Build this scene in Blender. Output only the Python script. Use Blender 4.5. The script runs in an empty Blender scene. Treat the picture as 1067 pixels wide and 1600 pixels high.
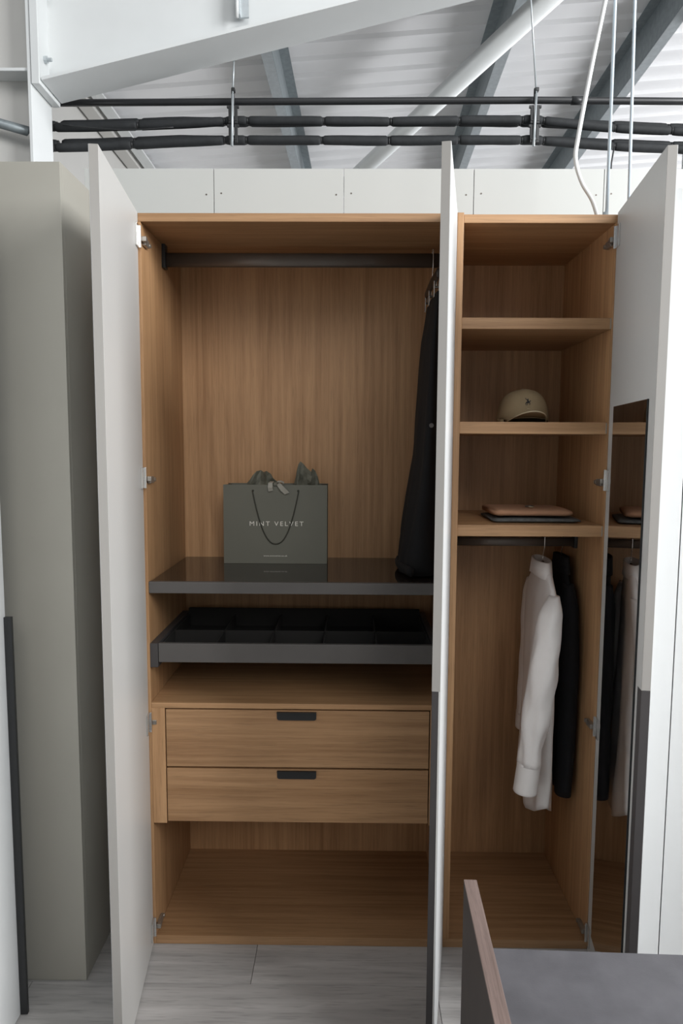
import bpy, bmesh, math, random
from mathutils import Vector, Matrix, noise

random.seed(7)
D = bpy.data
SC = bpy.context.scene
COL = SC.collection
PI = math.pi

# ------------------------------------------------------------------ camera
cam_d = D.cameras.new('camera')
cam = D.objects.new('camera', cam_d)
COL.objects.link(cam)
YAW, PITCH, ROLL, FPX = 0.0109204, 0.0976613, 0.0051664, 1085.9
_f = Vector((-math.sin(YAW) * math.cos(PITCH), math.cos(YAW) * math.cos(PITCH), -math.sin(PITCH)))
_r = Vector((math.cos(YAW), math.sin(YAW), 0))
_u = _r.cross(_f)
_r2 = _r * math.cos(ROLL) + _u * math.sin(ROLL)
_u2 = _u * math.cos(ROLL) - _r * math.sin(ROLL)
m = Matrix((_r2, _u2, -_f)).transposed().to_4x4()
m.translation = Vector((0.66815, -2.24719, 1.72901))
cam.matrix_world = m
cam_d.sensor_fit = 'VERTICAL'
cam_d.sensor_height = 24.0
cam_d.lens = FPX / 1600 * 24.0
cam_d.clip_start = 0.05
SC.camera = cam

# ------------------------------------------------------------------ world, lamps, exposure
w = D.worlds.new('daylight')
SC.world = w
w.use_nodes = True
wb = w.node_tree.nodes['Background']
wb.inputs[0].default_value = (0.90, 0.95, 1.0, 1)
wb.inputs[1].default_value = 0.34


def area(name, loc, target, sx, sy, power, color):
    l = D.lights.new(name, 'AREA')
    l.shape = 'RECTANGLE'
    l.size, l.size_y = sx, sy
    l.energy = power
    l.color = color
    o = D.objects.new(name, l)
    COL.objects.link(o)
    o.location = loc
    o.rotation_euler = (Vector(target) - Vector(loc)).to_track_quat('-Z', 'Y').to_euler()
    return o


area('side_window', (5.0, -2.6, 3.8), (0.2, -0.2, 1.3), 2.6, 2.4, 420, (0.98, 0.99, 1.0))
sun_d = D.lights.new('daylight_sun', 'SUN')
sun_d.energy = 0.82
sun_d.angle = math.radians(26)
sun_d.color = (1.0, 0.99, 0.97)
sun = D.objects.new('daylight_sun', sun_d)
COL.objects.link(sun)
_az, _el = math.radians(16), math.radians(29)
sun.rotation_euler = Vector((math.sin(_az) * math.cos(_el), -math.cos(_az) * math.cos(_el), math.sin(_el))).to_track_quat('Z', 'Y').to_euler()
area('roof_fill_light', (7.5, 3.6, 0.8), (0.3, 2.8, 4.1), 5.0, 2.4, 420, (0.97, 0.98, 1.0))  # added low fill that brightens the roof underside from the right

SC.view_settings.view_transform = 'Standard'
SC.view_settings.look = 'None'
SC.view_settings.exposure = 0.0
SC.view_settings.gamma = 1.0
SC.view_settings.use_curve_mapping = False


# ------------------------------------------------------------------ materials
def base_mat(name):
    mt = D.materials.new(name)
    mt.use_nodes = True
    nt = mt.node_tree
    return mt, nt, nt.nodes['Principled BSDF']


def plain(name, col, rough=0.5, metal=0.0, spec=0.5, var=0.0, scale=20.0, bump=0.0, bscale=200.0):
    mt, nt, b = base_mat(name)
    b.inputs['Base Color'].default_value = (*col, 1)
    b.inputs['Roughness'].default_value = rough
    b.inputs['Metallic'].default_value = metal
    b.inputs['Specular IOR Level'].default_value = spec
    if var or bump:
        tc = nt.nodes.new('ShaderNodeTexCoord')
    if var:
        n = nt.nodes.new('ShaderNodeTexNoise')
        n.inputs['Scale'].default_value = scale
        n.inputs['Detail'].default_value = 4
        nt.links.new(tc.outputs['Object'], n.inputs['Vector'])
        r = nt.nodes.new('ShaderNodeValToRGB')
        r.color_ramp.elements[0].position = 0.3
        r.color_ramp.elements[1].position = 0.7
        r.color_ramp.elements[0].color = (*[c * (1 - var) for c in col], 1)
        r.color_ramp.elements[1].color = (*[min(1, c * (1 + var)) for c in col], 1)
        nt.links.new(n.outputs['Fac'], r.inputs['Fac'])
        nt.links.new(r.outputs['Color'], b.inputs['Base Color'])
    if bump:
        n2 = nt.nodes.new('ShaderNodeTexNoise')
        n2.inputs['Scale'].default_value = bscale
        n2.inputs['Detail'].default_value = 3
        nt.links.new(tc.outputs['Object'], n2.inputs['Vector'])
        bp = nt.nodes.new('ShaderNodeBump')
        bp.inputs['Strength'].default_value = bump
        bp.inputs['Distance'].default_value = 0.002
        nt.links.new(n2.outputs['Fac'], bp.inputs['Height'])
        nt.links.new(bp.outputs['Normal'], b.inputs['Normal'])
    return mt


def wood(name, axis, dark, light, rough=0.5, fine=70.0, along=1.6, knots=0.0, rand=0.12):
    """Grain along the given axis (0 x, 1 y, 2 z) in object space; every piece is offset by its own random number."""
    mt, nt, b = base_mat(name)
    N, L = nt.nodes, nt.links
    tc = N.new('ShaderNodeTexCoord')
    oi = N.new('ShaderNodeObjectInfo')
    mul = N.new('ShaderNodeMath')
    mul.operation = 'MULTIPLY'
    mul.inputs[1].default_value = 37.0
    L.new(oi.outputs['Random'], mul.inputs[0])
    add = N.new('ShaderNodeVectorMath')
    add.operation = 'ADD'
    L.new(tc.outputs['Object'], add.inputs[0])
    L.new(mul.outputs[0], add.inputs[1])

    def noise_at(sc_across, sc_along, detail, dist=0.0):
        mp = N.new('ShaderNodeMapping')
        s = [sc_across] * 3
        s[axis] = sc_along
        mp.inputs['Scale'].default_value = s
        L.new(add.outputs[0], mp.inputs['Vector'])
        n = N.new('ShaderNodeTexNoise')
        n.inputs['Scale'].default_value = 1.0
        n.inputs['Detail'].default_value = detail
        n.inputs['Roughness'].default_value = 0.6
        n.inputs['Distortion'].default_value = dist
        L.new(mp.outputs['Vector'], n.inputs['Vector'])
        return n
    n1 = noise_at(fine, along, 5, 0.4)
    n2 = noise_at(7.0, 0.5, 3, 1.0 + knots)
    n3 = noise_at(fine * 5, along * 6, 2)
    mx = N.new('ShaderNodeMath')
    mx.operation = 'MULTIPLY_ADD'
    mx.inputs[1].default_value = 0.55
    L.new(n1.outputs['Fac'], mx.inputs[0])
    m2 = N.new('ShaderNodeMath')
    m2.operation = 'MULTIPLY'
    m2.inputs[1].default_value = 0.45
    L.new(n2.outputs['Fac'], m2.inputs[0])
    L.new(m2.outputs[0], mx.inputs[2])
    r = N.new('ShaderNodeValToRGB')
    r.color_ramp.elements[0].position = 0.34
    r.color_ramp.elements[1].position = 0.62
    r.color_ramp.elements[0].color = (*dark, 1)
    r.color_ramp.elements[1].color = (*light, 1)
    L.new(mx.outputs[0], r.inputs['Fac'])
    # pores
    pr = N.new('ShaderNodeMapRange')
    pr.inputs['From Min'].default_value = 0.30
    pr.inputs['From Max'].default_value = 0.45
    pr.inputs['To Min'].default_value = 0.78
    pr.inputs['To Max'].default_value = 1.0
    L.new(n3.outputs['Fac'], pr.inputs['Value'])
    # a tone for each piece
    tr = N.new('ShaderNodeMapRange')
    tr.inputs['To Min'].default_value = 1 - rand
    tr.inputs['To Max'].default_value = 1 + rand
    L.new(oi.outputs['Random'], tr.inputs['Value'])
    mm = N.new('ShaderNodeMath')
    mm.operation = 'MULTIPLY'
    L.new(pr.outputs[0], mm.inputs[0])
    L.new(tr.outputs[0], mm.inputs[1])
    sc = N.new('ShaderNodeVectorMath')
    sc.operation = 'SCALE'
    L.new(r.outputs['Color'], sc.inputs[0])
    L.new(mm.outputs[0], sc.inputs['Scale'])
    L.new(sc.outputs[0], b.inputs['Base Color'])
    b.inputs['Roughness'].default_value = rough
    bp = N.new('ShaderNodeBump')
    bp.inputs['Strength'].default_value = 0.15
    bp.inputs['Distance'].default_value = 0.001
    L.new(n3.outputs['Fac'], bp.inputs['Height'])
    L.new(bp.outputs['Normal'], b.inputs['Normal'])
    return mt


OD, OL = (0.305, 0.161, 0.072), (0.49, 0.288, 0.146)
M = {
    'oak_x': wood('oak_grain_across', 0, OD, OL),
    'oak_z': wood('oak_grain_upright', 2, OD, OL),
    'door': plain('cashmere_lacquer', (0.56, 0.55, 0.53), 0.42, var=0.015, scale=3),
    'edge_band': plain('beige_edge_band', (0.34, 0.325, 0.305), 0.5, var=0.015, scale=3),
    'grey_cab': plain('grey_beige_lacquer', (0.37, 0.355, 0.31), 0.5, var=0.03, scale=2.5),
    'white_door': plain('white_lacquer', (0.71, 0.72, 0.72), 0.4, var=0.01, scale=3),
    'panel': plain('pale_grey_board', (0.52, 0.53, 0.51), 0.6, var=0.015, scale=3),
    'steel_white': plain('white_painted_steel', (0.68, 0.70, 0.70), 0.45, var=0.02, scale=5),
    'wall_white': plain('off_white_wall', (0.60, 0.59, 0.565), 0.7, var=0.03, scale=2),
    'roof': plain('white_roof_sheet', (0.80, 0.80, 0.81), 0.5, var=0.02, scale=2),
    'galv': plain('galvanised_steel', (0.27, 0.305, 0.32), 0.45, metal=0.35, var=0.12, scale=30),
    'galv_light': plain('zinc_and_lit_flange', (0.52, 0.56, 0.58), 0.35, metal=0.5, var=0.08, scale=30),
    'foam': plain('black_foam', (0.017, 0.019, 0.021), 0.75, var=0.2, scale=40, bump=0.2),
    'black': plain('black_plastic', (0.018, 0.019, 0.02), 0.45),
    'pipe': plain('black_pipe', (0.022, 0.023, 0.025), 0.4),
    'anthracite': plain('anthracite_aluminium', (0.105, 0.098, 0.094), 0.5, metal=0.2, var=0.06, scale=8),
    'handle_dark': plain('anthracite_handle', (0.055, 0.05, 0.05), 0.5, var=0.05, scale=10),
    'felt': plain('black_felt', (0.016, 0.015, 0.014), 0.9, bump=0.2),
    'rail': plain('bronze_rail', (0.135, 0.115, 0.10), 0.4, metal=0.5),
    'nickel': plain('nickel', (0.72, 0.71, 0.69), 0.25, metal=0.9),
    'hinge_nickel': plain('brushed_nickel', (0.42, 0.39, 0.35), 0.35, metal=0.8),
    'hinge_dark': plain('dark_hinge_metal', (0.10, 0.085, 0.07), 0.35, metal=0.8),
    'bag': plain('sage_grey_card', (0.145, 0.145, 0.118), 0.65, var=0.03, scale=6),
    'rope': plain('dark_green_cord', (0.045, 0.045, 0.034), 0.8, bump=0.3, bscale=600),
    'ribbon': plain('grey_satin_ribbon', (0.34, 0.325, 0.28), 0.4),
    'tissue': plain('sage_tissue_paper', (0.135, 0.135, 0.105), 0.7, var=0.15, scale=40),
    'letter': plain('pale_print', (0.80, 0.78, 0.71), 0.5),
    'khaki': plain('khaki_cotton', (0.285, 0.215, 0.125), 0.85, var=0.06, scale=30, bump=0.3, bscale=900),
    'khaki_edge': plain('pale_khaki_binding', (0.50, 0.42, 0.29), 0.8),
    'navy': plain('navy_thread', (0.012, 0.013, 0.018), 0.8),
    'peach': plain('peach_knit', (0.40, 0.215, 0.125), 0.9, var=0.06, scale=40, bump=0.3, bscale=700),
    'grey_knit': plain('grey_knit', (0.105, 0.11, 0.11), 0.95, var=0.25, scale=90, bump=0.4, bscale=500),
    'shirt': plain('white_cotton', (0.88, 0.84, 0.82), 0.85, var=0.03, scale=12, bump=0.15, bscale=60),
    'cloth_black': plain('black_cloth', (0.005, 0.005, 0.006), 0.9, var=0.2, scale=30, bump=0.2, bscale=300),
    'cloth_navy': plain('dark_navy_cloth', (0.006, 0.0065, 0.009), 0.9, var=0.2, scale=30),
    'hanger_wood': plain('dark_hanger_wood', (0.030, 0.019, 0.014), 0.4, var=0.2, scale=30),
    'button': plain('grey_button', (0.16, 0.155, 0.15), 0.3),
    'cable': plain('white_cable', (0.80, 0.81, 0.80), 0.4),
    'cable_blue': plain('pale_blue_white_cable', (0.62, 0.72, 0.80), 0.35),
    'umber': plain('dark_umber_board', (0.060, 0.050, 0.045), 0.6, var=0.08, scale=15),
    'table_grey': plain('slate_grey_laminate', (0.115, 0.112, 0.122), 0.6, var=0.14, scale=14, bump=0.1, bscale=300),
    'taupe_wood': wood('taupe_oak_edge', 1, (0.16, 0.115, 0.10), (0.30, 0.22, 0.195), fine=160, along=5.0, rand=0.0),
    'plank': wood('grey_oak_plank', 0, (0.36, 0.345, 0.335), (0.54, 0.52, 0.505), rough=0.5, fine=26, along=1.6, knots=3.0, rand=0.10),
    'slab': plain('floor_base', (0.20, 0.19, 0.18), 0.7),
}
# mirror and tinted glass
mt, nt, b = base_mat('mirror_glass')
b.inputs['Base Color'].default_value = (0.72, 0.72, 0.72, 1)
b.inputs['Metallic'].default_value = 1.0
b.inputs['Roughness'].default_value = 0.015
M['mirror'] = mt
mt, nt, b = base_mat('bronze_tinted_glass')
b.inputs['Base Color'].default_value = (0.020, 0.014, 0.011, 1)
b.inputs['Roughness'].default_value = 0.05
b.inputs['Specular IOR Level'].default_value = 0.8
M['glass'] = mt


# ------------------------------------------------------------------ builders
def empty(name, loc=(0, 0, 0), rz=0.0):
    o = D.objects.new(name, None)
    COL.objects.link(o)
    o.location = loc
    o.rotation_euler = (0, 0, rz)
    o.empty_display_size = 0.1
    return o


def tag(o, label=None, cat=None, group=None, kind=None):
    if label: o['label'] = label
    if cat: o['category'] = cat
    if group: o['group'] = group
    if kind: o['kind'] = kind
    return o


def link(name, me, mat, parent=None, loc=(0, 0, 0), smooth=False):
    o = D.objects.new(name, me)
    COL.objects.link(o)
    if mat is not None and not me.materials:
        me.materials.append(mat)
    if parent: o.parent = parent
    o.location = loc
    if smooth:
        me.polygons.foreach_set('use_smooth', [True] * len(me.polygons))
    return o


def bmo(name, bm, mat, parent=None, loc=(0, 0, 0), smooth=False):
    bmesh.ops.recalc_face_normals(bm, faces=bm.faces[:])
    me = D.meshes.new(name)
    bm.to_mesh(me)
    bm.free()
    return link(name, me, mat, parent, loc, smooth)


def add_box(bm, x0, x1, y0, y1, z0, z1, bev=0.0):
    vs = [bm.verts.new(p) for p in ((x0, y0, z0), (x1, y0, z0), (x1, y1, z0), (x0, y1, z0), (x0, y0, z1), (x1, y0, z1), (x1, y1, z1), (x0, y1, z1))]
    fs = [bm.faces.new([vs[i] for i in q]) for q in ((0, 3, 2, 1), (4, 5, 6, 7), (0, 1, 5, 4), (1, 2, 6, 5), (2, 3, 7, 6), (3, 0, 4, 7))]
    if bev:
        es = list({e for f in fs for e in f.edges})
        bmesh.ops.bevel(bm, geom=es, offset=bev, segments=2, affect='EDGES', profile=0.5)


def box(name, b, mat, parent=None, bev=0.0012):
    """A box given in the parent's space; its origin sits at its own centre."""
    x0, x1, y0, y1, z0, z1 = b
    c = ((x0 + x1) / 2, (y0 + y1) / 2, (z0 + z1) / 2)
    bm = bmesh.new()
    add_box(bm, x0 - c[0], x1 - c[0], y0 - c[1], y1 - c[1], z0 - c[2], z1 - c[2], bev)
    return bmo(name, bm, mat, parent, c)


def add_tube(bm, pts, rad, seg=10, cap=True):
    """Tube along pts; rad a number, a list, or a list of (a, b) half axes."""
    pts = [Vector(p) for p in pts]
    n = len(pts)
    rings = []
    ref = None
    for i, p in enumerate(pts):
        t = (pts[min(i + 1, n - 1)] - pts[max(i - 1, 0)])
        if t.length < 1e-9: t = Vector((0, 0, 1))
        t.normalize()
        if ref is None:
            ref = Vector((0, 0, 1)) if abs(t.z) < 0.9 else Vector((1, 0, 0))
        a = (ref - t * ref.dot(t)).normalized()
        ref = a
        bb = t.cross(a)
        r = rad[i] if isinstance(rad, (list, tuple)) else rad
        ra, rb = r if isinstance(r, tuple) else (r, r)
        rings.append([bm.verts.new(p + a * math.cos(2 * PI * k / seg) * ra + bb * math.sin(2 * PI * k / seg) * rb) for k in range(seg)])
    for i in range(n - 1):
        for k in range(seg):
            bm.faces.new((rings[i][k], rings[i][(k + 1) % seg], rings[i + 1][(k + 1) % seg], rings[i + 1][k]))
    if cap:
        bm.faces.new(rings[0][::-1])
        bm.faces.new(rings[-1])
    return rings


def tube(name, pts, rad, mat, parent=None, seg=10, loc=(0, 0, 0)):
    bm = bmesh.new()
    add_tube(bm, pts, rad, seg)
    return bmo(name, bm, mat, parent, loc, True)


def loft(bm, rings, cap0=True, cap1=True):
    rv = [[bm.verts.new(p) for p in r] for r in rings]
    n = len(rv[0])
    for i in range(len(rv) - 1):
        for k in range(n):
            bm.faces.new((rv[i][k], rv[i][(k + 1) % n], rv[i + 1][(k + 1) % n], rv[i + 1][k]))
    if cap0: bm.faces.new(rv[0][::-1])
    if cap1: bm.faces.new(rv[-1])
    return rv


def prism(bm, poly, axis, a, b):
    """Polygon (2-D list) pushed from a to b along axis; the two other axes in order."""
    def P(p, t):
        q = list(p)
        q.insert(axis, t)
        return bm.verts.new(q)
    lo = [P(p, a) for p in poly]
    hi = [P(p, b) for p in poly]
    n = len(poly)
    bm.faces.new(lo[::-1])
    bm.faces.new(hi)
    for k in range(n):
        bm.faces.new((lo[k], lo[(k + 1) % n], hi[(k + 1) % n], hi[k]))


def smooth_path(pts, n=6):
    """Catmull-Rom through pts."""
    P = [Vector(p) for p in pts]
    P = [P[0] * 2 - P[1]] + P + [P[-1] * 2 - P[-2]]
    out = []
    for i in range(1, len(P) - 2):
        for k in range(n):
            t = k / n
            a, b, c, d = P[i - 1], P[i], P[i + 1], P[i + 2]
            out.append(0.5 * ((2 * b) + (c - a) * t + (2 * a - 5 * b + 4 * c - d) * t * t + (3 * b - a - 3 * c + d) * t ** 3))
    out.append(P[-2].copy())
    return out


def interp(tab, x):
    if x <= tab[0][0]: return tab[0][1]
    for (a, va), (b, vb) in zip(tab, tab[1:]):
        if x <= b: return va + (vb - va) * (x - a) / (b - a)
    return tab[-1][1]


# ================================================================== the setting
# floor: base slab and single planks
floor = box('floor', (-4.0, 6.0, -4.5, 9.0, -0.06, -0.012), M['slab'], None, 0)
tag(floor, 'grey oak plank floor in front of the wardrobe', None, kind='structure')
PW = 0.2
rows = range(-9, 6)
plank_mesh = {}
for r in rows:
    y1 = -0.175 + PW * r + PW
    y0 = y1 - PW
    L = 1.30
    off = {0: 0.361, -1: 0.957}.get(r, (r * 0.487) % L)
    x = off - 2 * L if off > 0.2 else off - L
    while x < 2.9:
        x0, x1 = max(x, -1.6), min(x + L, 3.0)
        if x1 - x0 > 0.05 and not (y0 > 0.0 and False):
            p = box('plank', (x0 + 0.0008, x1 - 0.0008, y0 + 0.0008, y1 - 0.0008, -0.012, -0.0005 - 0.0004 * random.random()), M['plank'], None, 0.0007)
            p.parent = floor
            p.location = Vector(p.location) - Vector(floor.location)
        x += L

# board wall behind the wardrobe
wall = empty('wall_back', (0, 0.64, 0))
wall['kind'] = 'structure'
wall['label'] = 'pale grey wall of upright boards behind the wardrobe'
xs = [-0.40, 0.119, 0.639, 1.157, 1.673, 2.19, 2.7]
for a, b2 in zip(xs, xs[1:]):
    bp = box('board', (a + 0.0012, b2 - 0.0012, 0, 0.03, 0, 2.82), M['panel'], wall, 0.001)
    for sx, sz in ((a + 0.03, 2.725), (b2 - 0.03, 2.72)):
        bm = bmesh.new()
        add_tube(bm, [(0, -0.0006, 0), (0, 0.001, 0)], 0.0035, 8)
        s = bmo('screw', bm, M['rail'], bp, (sx - (a + b2) / 2, -0.0152, sz - 1.41))

# left-hand wall, seen beyond the column, and side wall under the eaves
wl = box('wall_left', (-1.26, -1.20, 1.46, 8.6, 0, 4.10), M['wall_white'], None, 0)
tag(wl, 'white side wall under the eaves', kind='structure')
wp_ = box('added_shade_wall', (-3.0, 5.0, -3.52, -3.42, -0.0118, 2.25), M['wall_white'], None, 0)  # added out of view to keep light off the lower parts
tag(wp_, 'added unseen off-white partition behind the viewpoint, shading the lower scene', kind='structure')

# roof: trapezoid sheets, ribs along x, rising to the right
SL = 0.07


def roof_z(x): return 4.20 + SL * x


ceil = empty('ceiling', (0, 0, 4.2))
tag(ceil, 'white profiled metal roof sheeting over galvanised purlins', kind='structure')
X0, X1 = -1.25, 5.2
for k in range(8):
    ya = 0.8 + k * 1.0
    prof = []
    for i in range(5):
        y = ya + 0.2 * i
        prof += [(y, 0.0), (y + 0.115, 0.0), (y + 0.135, -0.02), (y + 0.165, -0.02), (y + 0.185, 0.0)]
    prof.append((ya + 0.9985, 0.0))
    bm = bmesh.new()
    lo = [bm.verts.new((X0, y, roof_z(X0) - 4.2 + z)) for y, z in prof]
    hi = [bm.verts.new((X1, y, roof_z(X1) - 4.2 + z)) for y, z in prof]
    lo2 = [bm.verts.new((X0, y, roof_z(X0) - 4.2 + z + 0.004)) for y, z in prof]
    hi2 = [bm.verts.new((X1, y, roof_z(X1) - 4.2 + z + 0.004)) for y, z in prof]
    n = len(prof)
    for i in range(n - 1):
        bm.faces.new((lo[i], lo[i + 1], hi[i + 1], hi[i]))
        bm.faces.new((lo2[i], hi2[i], hi2[i + 1], lo2[i + 1]))
        bm.faces.new((lo[i], lo2[i], lo2[i + 1], lo[i + 1]))
        bm.faces.new((hi[i], hi[i + 1], hi2[i + 1], hi2[i]))
    bm.faces.new((lo[0], hi[0], hi2[0], lo2[0]))
    bm.faces.new((lo[-1], lo2[-1], hi2[-1], hi[-1]))
    bmo('roof_sheet', bm, M['roof'], ceil)


def purlin(x, zb, ya, yb, side, label):
    """A Z section along y: upright web, flanges at top and bottom; side = where the bottom flange points."""
    zt = roof_z(x) - 0.026
    o = empty('roof_purlin', (x, (ya + yb) / 2, zb), -0.022)
    tag(o, label, 'purlin', 'galvanised roof purlins')
    h = zt - zb
    ly = (yb - ya) / 2
    box('web', (-0.002, 0.002, -ly, ly, 0.003, h - 0.003), M['galv'], o, 0)
    box('flange', (0 if side > 0 else -0.065, 0.065 if side > 0 else 0, -ly, ly, 0, 0.003), M['galv_light'], o, 0)  # light on the lower flange is put into its paler colour
    box('flange', (-0.065 if side > 0 else 0, 0 if side > 0 else 0.065, -ly, ly, h - 0.003, h), M['galv'], o, 0)
    return o


purlin(0.262, 4.0, 1.30, 8.5, -1, 'galvanised roof purlin emerging from under the white rafter flange')
purlin(1.60, 4.08, 0.2, 8.5, 1, 'galvanised roof purlin crossed by the white round brace')
purlin(2.545, 4.14, 0.2, 8.5, 1, 'galvanised roof purlin at top right behind the white cables')
# eaves members
e1 = empty('eaves_beam', (-1.02, 4.9, 4.0))
tag(e1, 'white painted eaves beam along the left wall, with a lit lower flange', 'beam')
box('web', (-0.03, 0.0, -3.4, 3.4, 0.0, 0.09), M['steel_white'], e1, 0.002)
box('flange', (0.0, 0.055, -3.4, 3.4, 0.0, 0.015), M['steel_white'], e1, 0.002)
e2 = empty('eaves_beam', (-1.13, 4.9, 3.99))
tag(e2, 'off-white eaves gutter beam nearest the left side wall', 'beam')
box('web', (-0.05, 0.045, -3.4, 3.4, 0.0, 0.03), M['wall_white'], e2, 0.002)
box('lip', (0.03, 0.045, -3.4, 3.4, 0.03, 0.09), M['wall_white'], e2, 0.002)

# column and haunched rafter
cl = empty('steel_column', (-0.78, 1.16, 0))
tag(cl, 'white painted steel column at top left behind the grey cabinet', 'column')
box('inner_flange', (-0.016, 0.0, -0.11, 0.11, 0, 3.95), M['steel_white'], cl, 0.002)
box('outer_flange', (-0.52, -0.504, -0.11, 0.11, 0, 3.95), M['steel_white'], cl, 0.002)
box('web', (-0.504, -0.016, -0.005, 0.005, 0, 3.95), M['wall_white'], cl, 0)
box('stiffener', (-0.503, -0.0165, -0.10, -0.0055, 3.402, 3.416), M['steel_white'], cl, 0.002)
rf = empty('roof_rafter', (-0.755, 1.16, 3.352))
tag(rf, 'white painted haunched steel rafter running up from the column', 'rafter')
HS = 0.2345


def under(x): return HS * x


bm = bmesh.new()
prism(bm, [(0.022, under(0.022)), (3.36, under(3.36)), (3.36, under(3.36) + 0.012), (0.022, under(0.022) + 0.014)], 1, -0.11, 0.11)
bmo('bottom_flange', bm, M['steel_white'], rf)
bm = bmesh.new()
topz = lambda x: roof_z(x - 0.755) - 0.24 - 3.352
xe = 3.35
prism(bm, [(0.0, under(0.02) + 0.016), (xe, under(xe) + 0.0145), (xe, max(under(xe) + 0.03, topz(xe))), (0.0, topz(0))], 1, -0.005, 0.005)
bmo('web', bm, M['steel_white'], rf)
bm = bmesh.new()
prism(bm, [(0.0, topz(0)), (6.0, topz(6.0)), (6.0, topz(6.0) + 0.014), (0.0, topz(0) + 0.014)], 1, -0.10, 0.10)
bmo('top_flange', bm, M['steel_white'], rf)
box('end_plate', (-0.022, 0.016, -0.115, 0.115, -0.012, 0.55), M['steel_white'], rf, 0.003)
for zz in (0.12, 0.42):
    for yy in (-0.055,):
        bm = bmesh.new()
        add_tube(bm, [(0.016, yy, zz), (0.03, yy, zz)], 0.017, 6)
        add_tube(bm, [(0.03, yy, zz), (0.05, yy, zz)], 0.009, 8)
        bmo('bolt', bm, M['galv_light'], rf)
# bracket on the rafter web
hb = empty('hanger_bracket', (0.165, 1.12, 3.66))
tag(hb, 'galvanised hanger bracket bolted to the white rafter web', 'bracket')
bm = bmesh.new()
prism(bm, [(-0.012, 0.0), (0.032, 0.004), (0.028, 0.34), (-0.03, 0.34)], 1, 0.0, 0.012)
bmo('plate', bm, M['galv_light'], hb)
bm = bmesh.new()
prism(bm, [(-0.012, 0.0), (-0.004, 0.0), (-0.022, 0.34), (-0.03, 0.34)], 1, -0.03, 0.0)
bmo('lip', bm, M['galv_light'], hb)
tube('bolt', [(-0.016, -0.035, -0.02), (-0.016, -0.035, 0.09)], 0.008, M['steel_white'], hb, 8)
tube('bolt', [(-0.019, -0.035, 0.095), (-0.019, -0.035, 0.125)], 0.006, M['galv'], hb, 8)

# round white brace under the roof
br = empty('roof_brace', (1.73, 1.35, 3.985))
tag(br, 'white round steel brace crossing diagonally under the roof', 'brace')
tube('round_tube', [(0, 0, 0), (-2.53, 5.87, -0.145)], 0.060, M['steel_white'], br, 20)
box('gusset', (-0.05, 0.04, -0.1835, 0.12, -0.006, 0.006), M['steel_white'], br, 0.001)

# white post far right behind pipes
wp = box('steel_post', (2.60, 2.72, 1.9, 2.02, 0, 4.25), M['steel_white'], None, 0.002)
tag(wp, 'white steel post at the right edge behind the black pipes', 'post')
# galvanised duct above the right-hand white cabinet
dt = empty('trunking', (1.545, -0.14, 2.4455), -0.347)
tag(dt, 'blue-grey galvanised trunking on top of the right-hand white cabinet', 'trunking')
box('body', (0.115, 0.66, 0.0, 0.12, 0, 0.16), M['galv'], dt, 0.003)
for xx in (0.125, 0.21, 0.30):
    box('clip', (xx, xx + 0.03, -0.006, -0.0004, 0.05, 0.08), M['steel_white'], dt, 0.001)  # white blocks standing in for highlights on the galvanised metal
# galvanised strut at far left by the column
gs = tube('strut_channel', [(-1.26, 1.10, 3.275), (-0.82, 1.095, 3.155)], [(0.022, 0.014), (0.022, 0.014)], M['galv'], None, 4)
tag(gs, 'galvanised strut channel running to the column at far left', 'strut')

# ================================================================== pipes
PY = 1.35


def px2x(px, Y=1.35): return 0.668 + (px - 546) * (Y + 2.247) / 1085.9


pipe = empty('black_pipe', (0, PY, 3.40))
tag(pipe, 'thin bare black pipe running above the insulated pipes', 'pipe')
pz = lambda x: interp([(-1.0, -0.004), (0.09, 0.003), (1.56, 0.010), (2.9, 0.0)], x)
tube('pipe_run', [(x, 0, pz(x)) for x in (-0.86, -0.3, 0.1, 0.8, 1.55, 2.2, 3.2)], 0.0165, M['pipe'], pipe, 12)
bm = bmesh.new()
cx = px2x(880)
add_tube(bm, [(cx - 0.03, 0, pz(cx)), (cx + 0.03, 0, pz(cx))], 0.0195, 12)
bmo('coupling', bm, M['pipe'], pipe, (0, 0, 0), True)

up_top = [(-0.8, 3.325), (-0.2, 3.343), (0.26, 3.34), (0.83, 3.343), (1.56, 3.340), (1.93, 3.325), (2.3, 3.312), (3.2, 3.28)]
up_bot = [(-0.8, 3.252), (-0.21, 3.266), (0.09, 3.285), (0.83, 3.281), (1.56, 3.290), (1.93, 3.251), (2.3, 3.236), (3.2, 3.2)]
lo_top = [(-0.8, 3.236), (-0.2, 3.256), (0.26, 3.254), (0.83, 3.256), (1.56, 3.256), (1.93, 3.240), (2.3, 3.228), (3.2, 3.19)]
lo_bot = [(-0.8, 3.156), (-0.21, 3.180), (0.09, 3.195), (0.83, 3.190), (1.56, 3.196), (1.93, 3.166), (2.3, 3.152), (3.2, 3.12)]
RS = 0.0215
segs_u = [55, 103, 229, 358, 392, 505, 604, 705, 798, 829, 934, 1018, 1100, 1200, 1300]
segs_l = [55, 104, 220, 358, 390, 502, 602, 705, 798, 830, 934, 1024, 1110, 1210, 1310]
defs = [
    (up_top, -1, segs_u, 1.377, 'black insulated pipe, upper one of the top pair'),
    (up_bot, 1, segs_u, 1.332, 'black insulated pipe, lower one of the top pair'),
    (lo_top, -1, segs_l, 1.377, 'black insulated pipe, upper one of the bottom pair'),
    (lo_bot, 1, segs_l, 1.332, 'black insulated pipe, lower one of the bottom pair'),
]
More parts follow.
